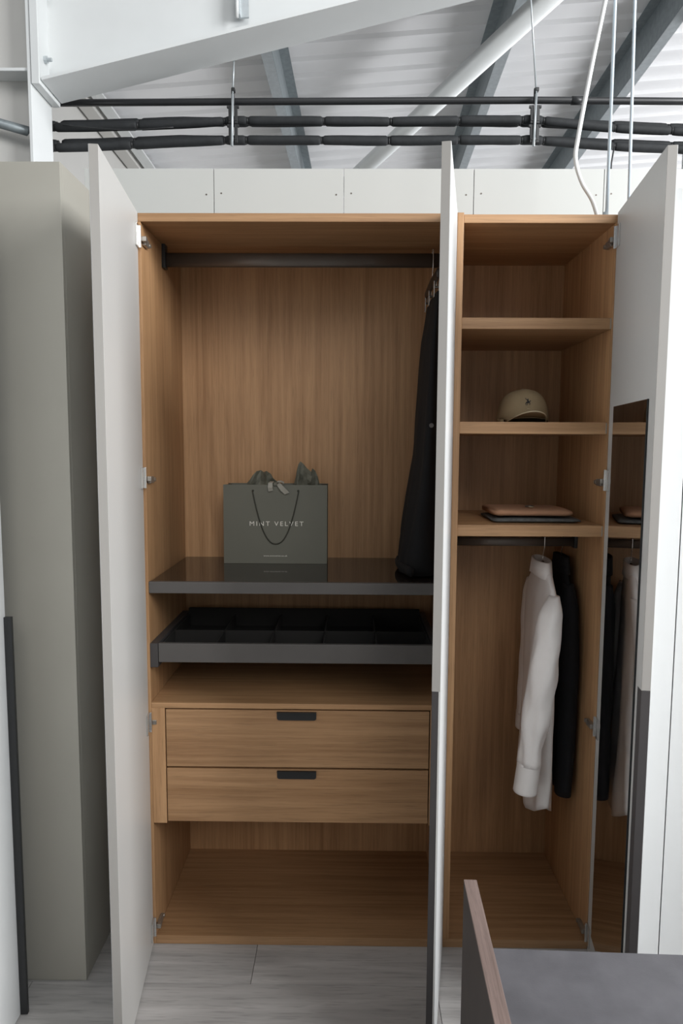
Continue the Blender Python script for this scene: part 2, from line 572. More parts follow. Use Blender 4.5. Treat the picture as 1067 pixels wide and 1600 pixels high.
for tab, sg, segs, yy, lab in defs:
    po = empty('insulated_pipe', (0, yy, 3.25))
    tag(po, lab, 'pipe', 'insulated pipes under the roof')
    cz = lambda x: interp(tab, x) + sg * RS - 3.25
    for a, b2 in zip(segs, segs[1:]):
        xa, xb = px2x(a) + 0.002, px2x(b2) - 0.002
        if sg < 0 and b2 in (229, 220): xa += 0.02
        n = 9
        pts, rad = [], []
        for i in range(n):
            t = i / (n - 1)
            t = 0.5 - 0.5 * math.cos(PI * t)
            x = xa + (xb - xa) * t
            e = min(x - xa, xb - x)
            pts.append((x, 0.002 * math.sin(x * 9), cz(x)))
            rad.append(RS * (0.72 + 0.28 * min(1, (e / 0.016)) ** 0.5) + 0.0006 * math.sin(x * 23 + yy * 50))
        tube('insulation_sleeve', pts, rad, M['foam'], po, 12)
    for b2 in segs[1:-1]:
        x = px2x(b2)
        bm = bmesh.new()
        add_tube(bm, [(x - 0.003, 0, cz(x)), (x + 0.003, 0, cz(x))], RS * 0.8, 12)
        bmo('cable_tie', bm, M['black'], po, (0, 0, 0), True)

# hanger rods with clamps
for xr, zt, slope, lab in ((0.092, 3.62, 0.0105, 'zinc threaded hanger rod with black pipe clamps under the rafter'),
                           (1.556, 4.30, -0.03, 'zinc threaded hanger rod with black pipe clamps near the white cables')):
    hr = empty('hanger_rod', (xr, 1.288, 3.17))
    tag(hr, lab, 'hanger', 'pipe hanger rods')
    h = zt - 3.17
    top = (slope * (h / 0.41), 0.0, h)
    pts = [(-0.006, 0, 0), (0.0, 0, 0.235), top]
    bm = bmesh.new()
    add_tube(bm, [(-0.005, 0, 0.0), (0.001, 0, 0.24)], 0.0062, 8)
    bmo('thick_rod', bm, M['galv_light'], hr, (0, 0, 0), True)
    bm = bmesh.new()
    add_tube(bm, [(0.001, 0, 0.24), top], 0.0042, 8)
    bmo('rod', bm, M['galv_light'], hr, (0, 0, 0), True)
    for zc, hh in ((0.02, 0.085), (0.108, 0.085)):
        c = empty('clamp', (0, 0, 0))
        D.objects.remove(c)
        bm = bmesh.new()
        for sx in (-1, 1):
            add_box(bm, sx * 0.014 - 0.008, sx * 0.014 + 0.008, 0.006, 0.018, zc, zc + hh, 0.002)
            add_box(bm, sx * 0.024 - 0.005, sx * 0.024 + 0.005, 0.004, 0.016, zc + hh - 0.014, zc + hh - 0.002, 0.001)
        add_box(bm, -0.02, 0.02, 0.004, 0.018, zc + 0.012, zc + 0.02, 0.001)
        bmo('clamp', bm, M['black'], hr)
    bm = bmesh.new()
    add_box(bm, -0.008, 0.008, 0.006, 0.02, 0.20, 0.272, 0.002)
    add_box(bm, -0.004, 0.012, -0.008, 0.02, 0.252, 0.268, 0.002)
    bmo('clamp', bm, M['black'], hr)
# loose black cord tied under the pipes
ct = tube('loose_tie', [(1.945, 1.30, 3.17), (1.942, 1.305, 3.14), (1.938, 1.31, 3.10), (1.936, 1.31, 3.02)], 0.004, M['black'], None, 6)
tag(ct, 'short black cord dangling from the insulated pipes at right', 'cord')
cd = tube('sagging_wire', smooth_path([(-0.74, 1.30, 3.272), (-0.5, 1.29, 3.248), (-0.36, 1.29, 3.247), (-0.2, 1.30, 3.262)], 5), 0.0035, M['black'], None, 6)
tag(cd, 'thin black wire sagging under the pipes near the column', 'wire')

# white cable and drop wires at the right
wc = tube('white_cable', smooth_path([(1.60, 0.02, 4.25), (1.515, 0.06, 3.45), (1.464, 0.09, 3.126), (1.432, 0.1, 2.935), (1.396, 0.1, 2.712), (1.391, 0.1, 2.643), (1.413, 0.1, 2.575), (1.450, 0.1, 2.516), (1.472, 0.1, 2.454)], 8), 0.0072, M['cable'], None, 8)
tag(wc, 'white cable curving down onto the right end of the wardrobe top', 'cable')
wc = empty('drop_wire', (1.4975, 0.1, 2.4455))
tag(wc, 'pale straight wire dropping onto the wardrobe top beside the curved cable', 'wire')
tube('wire_run', [(0, 0, 0.0), (-0.001, 0, 1.83)], 0.0055, M['cable_blue'], wc, 8)
tube('end_fitting', [(-0.004, -0.002, 0.0), (-0.004, -0.002, 0.035)], 0.008, M['galv_light'], wc, 8)
wc = tube('drop_wire', [(1.648, 0.3, 2.28), (1.634, 0.3, 3.3), (1.63, 0.3, 4.3)], 0.0058, M['cable_blue'], None, 8)
tag(wc, 'pale straight wire passing behind the open right wardrobe door', 'wire')

# ================================================================== the wardrobe
H, W, DP = 2.445, 1.5, 0.52
T, TR = 0.009, 0.007
XP, XP2 = 1.0, 1.021
WR = empty('wardrobe', (0, 0, 0))
tag(WR, 'tall open oak wardrobe with cashmere lacquered doors swung open', 'wardrobe')
box('side_panel', (-0.006, T, 0, DP + 0.018, 0, H - 0.0262), M['oak_z'], WR)
box('side_panel', (W - TR, W + 0.012, 0, DP + 0.018, 0, H - 0.0262), M['oak_z'], WR)
box('partition', (XP, XP2, 0.0, DP, 0.031, H + 0.003), M['oak_z'], WR)
box('top_panel', (0, XP - 0.0003, 0, DP + 0.018, H - 0.026, H), M['oak_x'], WR)
box('top_panel', (XP2 + 0.0003, W, 0.002, DP + 0.018, H - 0.028, H - 0.002), M['oak_x'], WR)
box('bottom_panel', (T + 0.0003, W - TR - 0.0003, 0.0, DP, 0.0, 0.030), M['oak_x'], WR)
box('back_panel', (T + 0.0003, XP - 0.0003, DP, DP + 0.017, 0.0, H - 0.0262), M['oak_z'], WR, 0)
box('back_panel', (XP2 - 0.02, W - TR - 0.0003, DP + 0.0002, DP + 0.017, 0.0, H - 0.0282), M['oak_z'], WR, 0)
# right-hand shelves with a pale edge clip
for zb, zt in ((2.094, 2.129), (1.764, 1.802), (1.432, 1.4685)):
    s = box('shelf', (XP2 + 0.0003, W - TR - 0.0006, 0.006, DP - 0.0003, zb, zt), M['oak_x'], WR)
    box('edge_clip', (0.2322, 0.2356, -0.258, -0.20, -0.0165, 0.0165), M['ribbon'], s, 0.0005)


def rail(x0, x1, zb, zt, y):
    bm = bmesh.new()
    n = 14
    ring0, ring1 = [], []
    h = (zt - zb) / 2
    prof = [(0.011 * math.copysign(abs(math.cos(a)) ** 0.6, math.cos(a)), h * math.copysign(abs(math.sin(a)) ** 0.8, math.sin(a))) for a in [2 * PI * k / n for k in range(n)]]
    loft(bm, [[(x0 + 0.003, y + p[0], (zb + zt) / 2 + p[1]) for p in prof], [(x1 - 0.003, y + p[0], (zb + zt) / 2 + p[1]) for p in prof]])
    r = bmo('hanging_rail', bm, M['rail'], WR, (0, 0, 0), True)
    for xa, xb in ((x0, x0 + 0.012), (x1 - 0.012, x1)):
        box('rail_bracket', (xa, xb, y - 0.018, y + 0.018, zb - 0.006, zt + 0.032), M['black'], r, 0.002)


rail(T + 0.0003, XP - 0.0003, 2.344, 2.392, 0.26)
rail(XP2 + 0.0003, W - TR - 0.0003, 1.364, 1.396, 0.26)

# bronze glass shelf in an anthracite frame
fr = box('glass_shelf', (T + 0.001, XP - 0.001, 0.0, 0.018, 1.236, 1.274), M['anthracite'], WR)
gl = D.objects
fc = Vector(fr.location)


def sub(name, b, mat, par, bev=0.001):
    c = Vector(par.location)
    return box(name, (b[0] - c.x, b[1] - c.x, b[2] - c.y, b[3] - c.y, b[4] - c.z, b[5] - c.z), mat, par, bev)


sub('glass_top', (T + 0.004, XP - 0.004, 0.0185, DP - 0.001, 1.262, 1.2735), M['glass'], fr)
sub('side_rail', (T + 0.0005, T + 0.022, 0.0185, DP - 0.001, 1.238, 1.2615), M['anthracite'], fr)
sub('side_rail', (XP - 0.022, XP - 0.0005, 0.0185, DP - 0.001, 1.238, 1.2615), M['anthracite'], fr)

# pull-out accessory tray
tr = box('accessory_tray', (0.037, XP - 0.052, 0.002, 0.018, 1.002, 1.066), M['anthracite'], WR)
sub('tray_runner', (T + 0.0005, 0.0355, 0.0, DP - 0.06, 0.985, 1.066), M['handle_dark'], tr)
sub('tray_runner', (XP - 0.0505, XP - 0.0305, 0.0, DP - 0.06, 0.985, 1.066), M['handle_dark'], tr)
sub('tray_base', (0.037, XP - 0.052, 0.0185, DP - 0.062, 1.002, 1.008), M['felt'], tr)
sub('tray_back', (0.037, XP - 0.052, DP - 0.075, DP - 0.062, 1.0085, 1.080), M['felt'], tr)
sub('divider', (0.038, XP - 0.053, 0.20, 0.204, 1.0085, 1.058), M['felt'], tr)
for i in range(6):
    x = 0.040 + (XP - 0.052 - 0.044) * i / 5
    sub('divider', (x, x + 0.004, 0.019, 0.1995, 1.0085, 1.058), M['felt'], tr)
    sub('divider', (x, x + 0.004, 0.2045, DP - 0.0755, 1.0085, 1.058), M['felt'], tr)

# drawer block
DX0, DX1 = 0.020, XP - 0.020
box('drawer_top', (T + 0.0003, XP - 0.0003, 0.0, DP - 0.001, 0.845, 0.863), M['oak_x'], WR)
box('drawer_stile', (T + 0.0003, 0.0545, 0.0, DP - 0.001, 0.440, 0.8447), M['oak_z'], WR)
box('drawer_stile', (XP - 0.056, XP - 0.0003, 0.0, DP - 0.001, 0.440, 0.8447), M['oak_z'], WR)
box('drawer_floor', (0.0548, XP - 0.0563, 0.03, DP - 0.001, 0.440, 0.446), M['oak_x'], WR)
for zb, zt in ((0.6415, 0.8400), (0.4475, 0.6350)):
    dr = box('drawer', (0.0578, XP - 0.0595, 0.0, 0.018, zb, zt), M['oak_x'], WR)
    sub('drawer_box', (0.075, XP - 0.075, 0.0182, DP - 0.03, zb + 0.01, zt - 0.03), M['umber'], dr)
    # tab pull: rounded lower corners, a lip over the drawer's top edge
    bm = bmesh.new()
    hw, hh, r = 0.066, 0.0285, 0.008
    poly = [(-hw, 0.0), (hw, 0.0)]
    for k in range(5):
        a = -PI / 2 * k / 4
        poly.append((hw - r + r * math.cos(a), -hh + r + r * math.sin(a)))
    for k in range(5):
        a = -PI / 2 - PI / 2 * k / 4
        poly.append((-hw + r + r * math.cos(a), -hh + r + r * math.sin(a)))
    prism(bm, poly, 1, -0.0035, 0.0)
    add_box(bm, -hw, hw, -0.010, -0.0036, -0.0035, 0.0)
    h = bmo('handle', bm, M['black'], dr, (0.0, -0.0093, (zt - zb) / 2 - 0.004))
    h.location.x = 0.497 - dr.location.x


# doors: local x runs from the hinge to the free edge, y = 0 is the face named below
def door(hinge, u, width, y0, y1, handle, inner_sign, z0=0.006, z1=2.447):
    th = math.atan2(u[1], u[0])
    bm = bmesh.new()
    hz = 1.097
    hw = 0.036 if handle == 'right' else 0.024
    if handle:
        prism(bm, [(0, z0), (width - hw, z0), (width - hw, hz), (width, hz), (width, z1), (0, z1)], 1, y0, y1)
        so = (y1 - 0.004, y1) if inner_sign < 0 else ((y1 - 0.004, y1) if y1 > 0.01 else (y0, y0 + 0.004))
        if handle == 'mid': so = (y1 - 0.004, y1)
        if handle == 'mid': add_box(bm, width - hw + 0.0001, width, so[0], so[1], z0, hz - 0.0001)
    else:
        add_box(bm, 0, width, y0, y1, z0, z1, 0.001)
    d = bmo('door', bm, M['door'], WR, (hinge[0], hinge[1], 0))
    # the outer face is white, the rest cashmere
    yo = (y1, y1 + 0.0012) if handle == 'mid' else ((y0 - 0.0012, y0) if y0 < 0 else (y1, y1 + 0.0012))
    bm = bmesh.new()
    add_box(bm, 0.0005, width - 0.0003, yo[0] + 0.0001, yo[1], z0 + 0.0003, z1 - 0.0003)
    bmo('outer_face', bm, M['white_door'], d)
    bm = bmesh.new()
    add_box(bm, width + 0.0001, width + 0.0010, y0 + 0.0003, y1 - 0.0003, (hz + 0.001) if handle else z0, z1 - 0.0003)
    bmo('edge_band', bm, M['edge_band'], d)
    d.rotation_euler = (0, 0, th)
    if handle:
        ya, yb = (y0, y1 - (0.0045 if handle == 'mid' else 0.0003))
        bm = bmesh.new()
        add_box(bm, width - hw + 0.0006, width - 0.0004, ya + 0.0002, yb, z0 + 0.001, hz - 0.0006, 0.0008)
        bmo('handle', bm, M['handle_dark'], d)
    return d


UL = Vector((0.056, -0.494)).normalized()
UM = Vector((-0.094, -0.515)).normalized()
UR = Vector((-0.068, -0.489)).normalized()
dl = door((0.0005, -0.003), UL, 0.497, -0.0225, 0.0, None, 1)
dm = door((0.998, -0.004), UM, 0.520, -0.0215, 0.0, 'mid', 1)
dr_ = door((1.496, -0.003), UR, 0.493, 0.0, 0.0225, 'right', -1)
mb = bmesh.new()
add_box(mb, 0.070, 0.436, -0.0045, -0.0003, 0.10, 1.848, 0.0008)
bmo('mirror', mb, M['mirror'], dr_)
mb = bmesh.new()
add_box(mb, 0.4362, 0.4395, -0.005, -0.0003, 0.10, 1.848)
bmo('mirror_edge', mb, M['black'], dr_)


def hinge(d, z, s):
    """Plate on the door's inner face (s = +1 face looks to local +y) and an arm reaching into the carcass."""
    bm = bmesh.new()
    a, b2 = (0.0004, 0.006) if s > 0 else (-0.006, -0.0004)
    add_box(bm, 0.004, 0.044, a, b2, z - 0.034, z + 0.034, 0.001)
    a, b2 = (0.006, 0.012) if s > 0 else (-0.012, -0.006)
    add_box(bm, 0.006, 0.012, a, b2, z - 0.034, z + 0.034, 0.001)
    hp = bmo('hinge', bm, M['nickel'], d)
    return hp


for z in (2.37, 1.617, 0.80, 0.070):
    hinge(dl, z, 1)
    hinge(dr_, z, -1)
    for xs, s in ((T, 1), (W - TR, -1)):
        bm = bmesh.new()
        add_box(bm, xs + s * 0.0005 if s > 0 else xs - 0.012, xs + 0.012 if s > 0 else xs - 0.0005, 0.012, 0.055, z - 0.02, z + 0.002, 0.002)
        add_box(bm, xs + s * 0.003 if s > 0 else xs - 0.018, xs + 0.018 if s > 0 else xs - 0.003, -0.004, 0.014, z - 0.012, z + 0.004, 0.002)
        add_tube(bm, [(xs + s * 0.001, 0.062, z - 0.009), (xs + s * 0.014, 0.062, z - 0.009)], 0.007, 10)
        bmo('hinge_arm', bm, M['hinge_nickel'], WR)

# ================================================================== left neighbours
gc = empty('grey_cabinet', (-0.17, -0.17, 0))
tag(gc, 'tall grey-beige cabinet left of the wardrobe, in shade', 'cabinet')
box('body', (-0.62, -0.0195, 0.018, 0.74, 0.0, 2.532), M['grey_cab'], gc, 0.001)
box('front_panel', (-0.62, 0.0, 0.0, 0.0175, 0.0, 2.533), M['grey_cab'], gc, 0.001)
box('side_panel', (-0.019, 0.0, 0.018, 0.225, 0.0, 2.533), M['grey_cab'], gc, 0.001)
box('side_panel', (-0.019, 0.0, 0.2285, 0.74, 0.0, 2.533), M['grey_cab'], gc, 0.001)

wd = empty('white_door', (-0.318, -0.30, 0), 0.02)
tag(wd, 'white cupboard door at the far left edge, black edge handle', 'door')
box('panel', (-0.022, 0.0, -0.95, 0.0, 0.004, 2.447), M['white_door'], wd, 0.001)
box('handle', (0.0004, 0.022, -0.012, 0.0, 0.004, 1.231), M['black'], wd, 0.001)

# right neighbour: white fitted cabinet
rc = empty('white_cabinet', (1.535, -0.20, 0), -0.347)
tag(rc, 'tall white cabinet at the right edge beyond the open door', 'cabinet')
box('body', (0.0, 0.70, 0.0225, 0.50, 0.0, 2.445), M['white_door'], rc, 0.001)
box('cabinet_door', (0.0, 0.100, 0.0, 0.022, 0.004, 2.445), M['white_door'], rc, 0.001)
box('cabinet_door', (0.103, 0.70, 0.0, 0.022, 0.004, 2.445), M['white_door'], rc, 0.001)

# ================================================================== things in the wardrobe
GZ = 1.2735
# --- shopping bag
bag = empty('shopping_bag', (0.389, 0.365, GZ + 0.0006))
tag(bag, 'sage grey card shopping bag with pale lettering and cord handle on the glass shelf', 'bag')
bm = bmesh.new()
hw, hb2, dp = 0.196, 0.300, 0.115
th = 0.0015
fo = [(-hw, 0), (hw, 0), (hw, dp * 0.5), (hw, dp), (-hw, dp), (-hw, dp * 0.5)]
inn = 0.022
r0 = [(x, y, 0.0) for x, y in fo]
r1 = [(x * (1 - (inn / hw if abs(y - dp * 0.5) < 0.01 else 0)) if False else (x - math.copysign(inn, x) if abs(y - dp * .5) < .01 else x), y, hb2) for x, y in fo]
r1i = [(x * 0.985, dp * .5 + (y - dp * .5) * 0.97, hb2) for x, y, z in r1]
r0i = [(x * 0.985, dp * .5 + (y - dp * .5) * 0.97, 0.004) for x, y, z in r0]
rv = loft(bm, [r0, r1, r1i, r0i], True, True)
bmo('body', bm, M['bag'], bag)
cordp = []
for k in range(25):
    t = k / 24
    x = -0.084 + 0.168 * t + 0.006 * (t - .5)
    s = (t - 0.5) * 2
    z = 0.076 + (0.276 - 0.076) * (abs(s) ** 2.3)
    cordp.append((x + 0.002, -0.0035, z))
tube('cord_handle', cordp, 0.0022, M['rope'], bag, 6)
for sx in (-0.084, 0.087):
    tube('eyelet', [(sx, -0.0022, 0.278), (sx, 0.001, 0.278)], 0.004, M['rope'], bag, 8)
tube('cord_handle', [(x, dp + 0.0035, z) for x, y, z in cordp], 0.0022, M['rope'], bag, 6)


def strip(bm, pts, wv, th=0.0008):
    """A band along pts with half-width vectors wv."""
    a = [bm.verts.new(Vector(p) + Vector(v)) for p, v in zip(pts, wv)]
    b = [bm.verts.new(Vector(p) - Vector(v)) for p, v in zip(pts, wv)]
    for i in range(len(pts) - 1):
        bm.faces.new((a[i], a[i + 1], b[i + 1], b[i]))


def solid(o, t):
    md = o.modifiers.new('thickness', 'SOLIDIFY')
    md.thickness = t
    md.offset = 0
    return o


bm = bmesh.new()
strip(bm, [(-0.012, 0.01, 0.312), (-0.017, -0.006, 0.308), (-0.018, -0.009, 0.29), (-0.016, -0.006, 0.277)], [(0.008, 0, 0), (0.008, 0, 0), (0.0085, 0, 0), (0.009, 0, 0.002)])
o = solid(bmo('ribbon', bm, M['ribbon'], bag), 0.0008)
bm = bmesh.new()
strip(bm, [(0.004, 0.002, 0.302), (0.014, -0.008, 0.302), (0.028, -0.01, 0.286), (0.046, -0.006, 0.268)], [(-0.004, 0, 0.007), (0.003, 0, 0.008), (0.006, 0, 0.007), (0.009, 0, 0.0035)])
o = solid(bmo('ribbon', bm, M['ribbon'], bag), 0.0008)
bm = bmesh.new()
loop = [(0.002 + 0.016 * t + 0.006, -0.004 - 0.006 * math.sin(PI * t), 0.303 + 0.011 * math.sin(PI * t)) for t in [k / 8 for k in range(9)]]
strip(bm, [(0.004, -0.004, 0.303), (0.010, -0.010, 0.313), (0.022, -0.010, 0.314), (0.034, -0.006, 0.309), (0.022, -0.002, 0.304), (0.006, -0.003, 0.301)], [(0, 0.005, 0.003)] * 6)
o = solid(bmo('ribbon', bm, M['ribbon'], bag), 0.0008)
bm = bmesh.new()
add_box(bm, -0.006, 0.007, -0.006, 0.02, 0.296, 0.309, 0.003)
bmo('ribbon_knot', bm, M['bag'], bag)


def text_part(name, body, size, spacing, mat, parent, loc, width=None):
    cu = D.curves.new(name, 'FONT')
    cu.body = body
    cu.size = size
    cu.align_x = 'CENTER'
    cu.align_y = 'CENTER'
    cu.space_character = spacing
    cu.extrude = 0.0003
    tmp = D.objects.new('tmp_text', cu)
    COL.objects.link(tmp)
    bpy.context.view_layer.update()
    dg = bpy.context.evaluated_depsgraph_get()
    me = D.meshes.new_from_object(tmp.evaluated_get(dg))
    D.objects.remove(tmp)
    D.curves.remove(cu)
    if width:
        xs = [v.co.x for v in me.vertices]
        k = width / (max(xs) - min(xs))
        for v in me.vertices: v.co.x *= k
    me.name = name
    me.materials.clear()
    o = link(name, me, mat, parent, loc)
    o.rotation_euler = (PI / 2, 0, 0)
    return o


lt = text_part('lettering', 'MINT VELVET', 0.0245, 1.35, M['letter'], bag, (0.0045, -0.0006, 0.152), 0.204)
lt2 = text_part('small_lettering', 'www.mintvelvet.co.uk', 0.0085, 1.1, M['letter'], bag, (0.0, -0.0006, 0.030), 0.090)


# tissue paper tufts in the bag
def tissue(loc, outline, label, seed, depth):
    """A crumpled sheet: columns of the outline (x, height) bent and creased, with its own thickness."""
    bm = bmesh.new()
    rows_ = 8
    grid = []
    for i, (x, h) in enumerate(outline):
        colv = []
        for j in range(rows_ + 1):
            t = j / rows_
            z = -0.10 * (1 - t) + h * t
            n1 = noise.noise(Vector((x * 45 + seed, z * 40, seed * 1.7)))
            n2 = noise.noise(Vector((x * 120 + seed, z * 90, seed)))
            y = depth * (n1 * 1.0 + n2 * 0.45) + 0.010 * math.sin(i * 1.3 + seed)
            if t < 0.5: y *= 0.5
            colv.append(bm.verts.new((x + 0.004 * n2 * t, y, z)))
        grid.append(colv)
    for i in range(len(grid) - 1):
        for j in range(rows_):
            bm.faces.new((grid[i][j], grid[i + 1][j], grid[i + 1][j + 1], grid[i][j + 1]))
    o = bmo('tissue_paper', bm, M['tissue'], None, loc)
    solid(o, 0.0008)
    tag(o, label, 'tissue paper', 'tissue paper in the shopping bag')
    return o


tissue((0.345, 0.415, GZ + 0.300), [(-0.066, 0.006), (-0.055, 0.020), (-0.046, 0.036), (-0.032, 0.050), (-0.018, 0.053), (-0.006, 0.046), (0.008, 0.052), (0.020, 0.040), (0.030, 0.022), (0.045, 0.012), (0.056, 0.006)],
       'rounded crumpled sage tissue paper rising left of the bag ribbon', 3.1, 0.014)
tissue((0.507, 0.420, GZ + 0.300), [(-0.052, 0.004), (-0.046, 0.022), (-0.040, 0.050), (-0.034, 0.078), (-0.026, 0.088), (-0.014, 0.078), (0.000, 0.062), (0.014, 0.048), (0.020, 0.062), (0.030, 0.052), (0.040, 0.030), (0.046, 0.006)],
       'pointed crumpled sage tissue paper rising right of the bag ribbon', 8.3, 0.013)

# --- cap on the middle shelf
SZ2 = 1.8028
cap = empty('baseball_cap', (1.272, 0.215, SZ2))
tag(cap, 'khaki cotton baseball cap with small dark embroidered logo on the shelf', 'cap')


def crown_pt(a, e):
    """a round the head (0 = front), e from rim 0 to top 1."""
    el = e * PI / 2
    rx, ry, rz = 0.086, 0.098, 0.112
    pw = 0.62
    c = math.cos(el) ** pw
    fx = math.sin(a) * rx * c
    fy = -math.cos(a) * ry * c
    lift = 0.012 * max(0, math.cos(a)) * (1 - e)
    return Vector((fx, fy, 0.004 + lift + math.sin(el) ** 0.92 * rz * (1.0 - 0.04 * math.sin(a) ** 2)))


bm = bmesh.new()
rings = []
for j in range(13):
    e = j / 13
    rings.append([crown_pt(2 * PI * k / 36, e) * (1 + 0.006 * abs(math.cos(3 * 2 * PI * k / 36))) for k in range(36)])
rv = loft(bm, rings, False, False)
tp = bm.verts.new(crown_pt(0, 1.0))
for k in range(36):
    bm.faces.new((rv[-1][k], rv[-1][(k + 1) % 36], tp))
o = bmo('crown', bm, M['khaki'], cap, (0, 0, 0), True)
solid(o, 0.0025)
tube('top_button', [(0, 0, 0.113), (0, 0, 0.119), (0, 0, 0.121)], [0.008, 0.007, 0.002], M['khaki'], cap, 10)
bm = bmesh.new()
br_e = []
cols = []
for i in range(21):
    t = -1 + 2 * i / 20
    a = t * 1.02
    p0 = crown_pt(a, 0.02)
    colv = []
    reach = 0.066 * (1 - abs(t) ** 2.6) + 0.004
    for j in range(6):
        s = j / 5
        x = p0.x * (1 - 0.10 * s)
        y = p0.y - reach * s
        z = max(0.0045, p0.z + 0.016 * s * (1 - t * t) - 0.012 * s * abs(t) ** 1.5 + 0.006 * s)
        z = p0.z * (1 - s) + s * (0.031 * (1 - abs(t) ** 2.0) + 0.004)
        colv.append((x, y, z))
    cols.append(colv)
bv = [[bm.verts.new(p) for p in c] for c in cols]
for i in range(20):
    for j in range(5):
        bm.faces.new((bv[i][j], bv[i + 1][j], bv[i + 1][j + 1], bv[i][j + 1]))
o = bmo('brim', bm, M['khaki'], cap, (0, 0, 0), True)
solid(o, 0.003)
tube('brim_binding', [Vector(c[-1]) + Vector((0, -0.001, 0)) for c in cols], 0.0022, M['khaki_edge'], cap, 6)


def on_crown(x, z, off=0.0034):
    """Point on the crown's front at local x and height z."""
    best = None
    for e in [k / 200 for k in range(0, 190)]:
        # solve a from x
        el = e * PI / 2
        c = math.cos(el) ** 0.62 * 0.086
        if abs(x) >= c: break
        a = math.asin(x / c)
        p = crown_pt(a, e)
        if best is None or abs(p.z - z) < abs(best.z - z): best = p
    return best + Vector((0, -off, 0))


def emblem(name, polys, cx_, cz_, k, mat):
    bm = bmesh.new()
    for poly in polys:
        vs = [bm.verts.new(on_crown(cx_ + x * k, cz_ + z * k)) for x, z in poly]
        f = bm.faces.new(vs)
    o = bmo(name, bm, mat, cap)
    solid(o, 0.0012)
    return o


# mounted rider with raised stick: horse body, neck and head, legs, rider, mallet
emblem('logo', [
    [(-5, 1.5), (-4.2, 3.2), (1.5, 3.4), (4, 4.6), (3.6, 1.6), (0, 0.6)],
    [(2.2, 3.2), (5, 7), (7, 6.2), (6.6, 5.2), (5.4, 5.0), (4.2, 2.4)],
    [(-5, 2.4), (-6.6, -1), (-5.6, -5.4), (-4.8, -5.4), (-5.2, -1), (-3, 1.4)],
    [(-3, 1.4), (-2.0, -2), (-3.4, -5.2), (-2.6, -5.4), (-0.8, -2), (-1.4, 1.0)],
    [(2.0, 1.4), (3.8, -1.6), (2.6, -5.0), (3.6, -5.2), (5.0, -1.6), (3.8, 2.0)],
    [(-1.8, 3.2), (-2.4, 7.0), (-1.0, 8.8), (0.8, 8.4), (1.2, 5.4), (2.2, 2.0), (0.8, 1.2), (-0.6, 3.0)],
    [(-1.0, 8.8), (-1.2, 10.4), (0.2, 11.2), (1.4, 10.2), (0.9, 8.6)],
    [(-2.2, 7.6), (-4.6, 9.4), (-6.4, 12.6), (-5.6, 13.0), (-3.8, 10.0), (-1.6, 8.4)],
], -0.004, 0.066, 0.00135, M['navy'])
emblem('stitching', [[(-3.2, 0), (-0.6, 0), (-0.6, 1.2), (-3.2, 1.2)], [(0.6, 0), (3.2, 0), (3.2, 1.2), (0.6, 1.2)]], -0.004, 0.0465, 0.0011, M['khaki_edge'])
bm = bmesh.new()
strip(bm, [(-0.080, -0.010, 0.012), (-0.091, -0.03, 0.009), (-0.086, -0.05, 0.008), (-0.078, -0.06, 0.008)], [(0, 0, 0.005)] * 4)
solid(bmo('strap', bm, M['khaki'], cap), 0.0015)

# --- folded garments on the lowest shelf
SZ3 = 1.4685


def folded(name, mat, loc, sx, sy, hgt, layers, label, seed):
    root = empty(name, loc)
    tag(root, label, 'clothes', 'folded clothes on the shelf')
    for l in range(layers):
        z0 = hgt * l / layers
        z1 = hgt * (l + 1) / layers - 0.0006
        bm = bmesh.new()
        nx, rr = 14, (z1 - z0) / 2
        sec = []
        rings = []
        for i in range(nx + 1):
            t = i / nx
            x = -sx / 2 + sx * t
            e = min(t, 1 - t) * sx
            fl = 0.004 * noise.noise(Vector((x * 20, seed, l)))
            rg = []
            for k in range(16):
                a = 2 * PI * k / 16
                cy = math.copysign(abs(math.cos(a)) ** 0.35, math.cos(a))
                sz = math.copysign(abs(math.sin(a)) ** 0.7, math.sin(a))
                pin = 1.0 if e > 0.006 else 0.7
                rise = 0.003 * noise.noise(Vector((x * 12, cy * 2, seed + 4))) * (l + 1) / layers if sz > 0 else 0.003 * noise.noise(Vector((x * 12, cy * 2, seed + 4))) * l / layers
                rg.append((x * (1 - 0.01 * l) + 0.004 * noise.noise(Vector((cy * 3, seed, l * 2.2))), cy * (sy / 2) + fl, (z0 + z1) / 2 + sz * rr * pin + max(0, rise + 0.0)))
            rings.append(rg)
        loft(bm, rings)
        bmo('fold', bm, mat, root, (0, 0, 0), True)
    return root


folded('grey_garment', M['grey_knit'], (1.297, 0.185, SZ3 + 0.0008), 0.288, 0.24, 0.0150, 1, 'folded grey knit garment lying under the peach one', 2.0)
pj = folded('peach_garment', M['peach'], (1.287, 0.192, SZ3 + 0.0195), 0.258, 0.235, 0.026, 1, 'folded peach top lying on the grey garment', 5.0)
bm = bmesh.new()
add_tube(bm, smooth_path([(-0.012, -0.06, 0.0305), (0.0, -0.068, 0.031), (0.012, -0.06, 0.031), (0.014, -0.045, 0.031), (0.0, -0.04, 0.031), (-0.012, -0.048, 0.0305), (-0.012, -0.06, 0.0305)], 4), 0.0022, 6)
bmo('neck_ring', bm, M['rail'], pj, (0, 0, 0), True)
bm = bmesh.new()
add_box(bm, -0.007, 0.009, -0.075, -0.062, 0.0285, 0.0315, 0.001)
bmo('tag', bm, M['khaki'], pj)


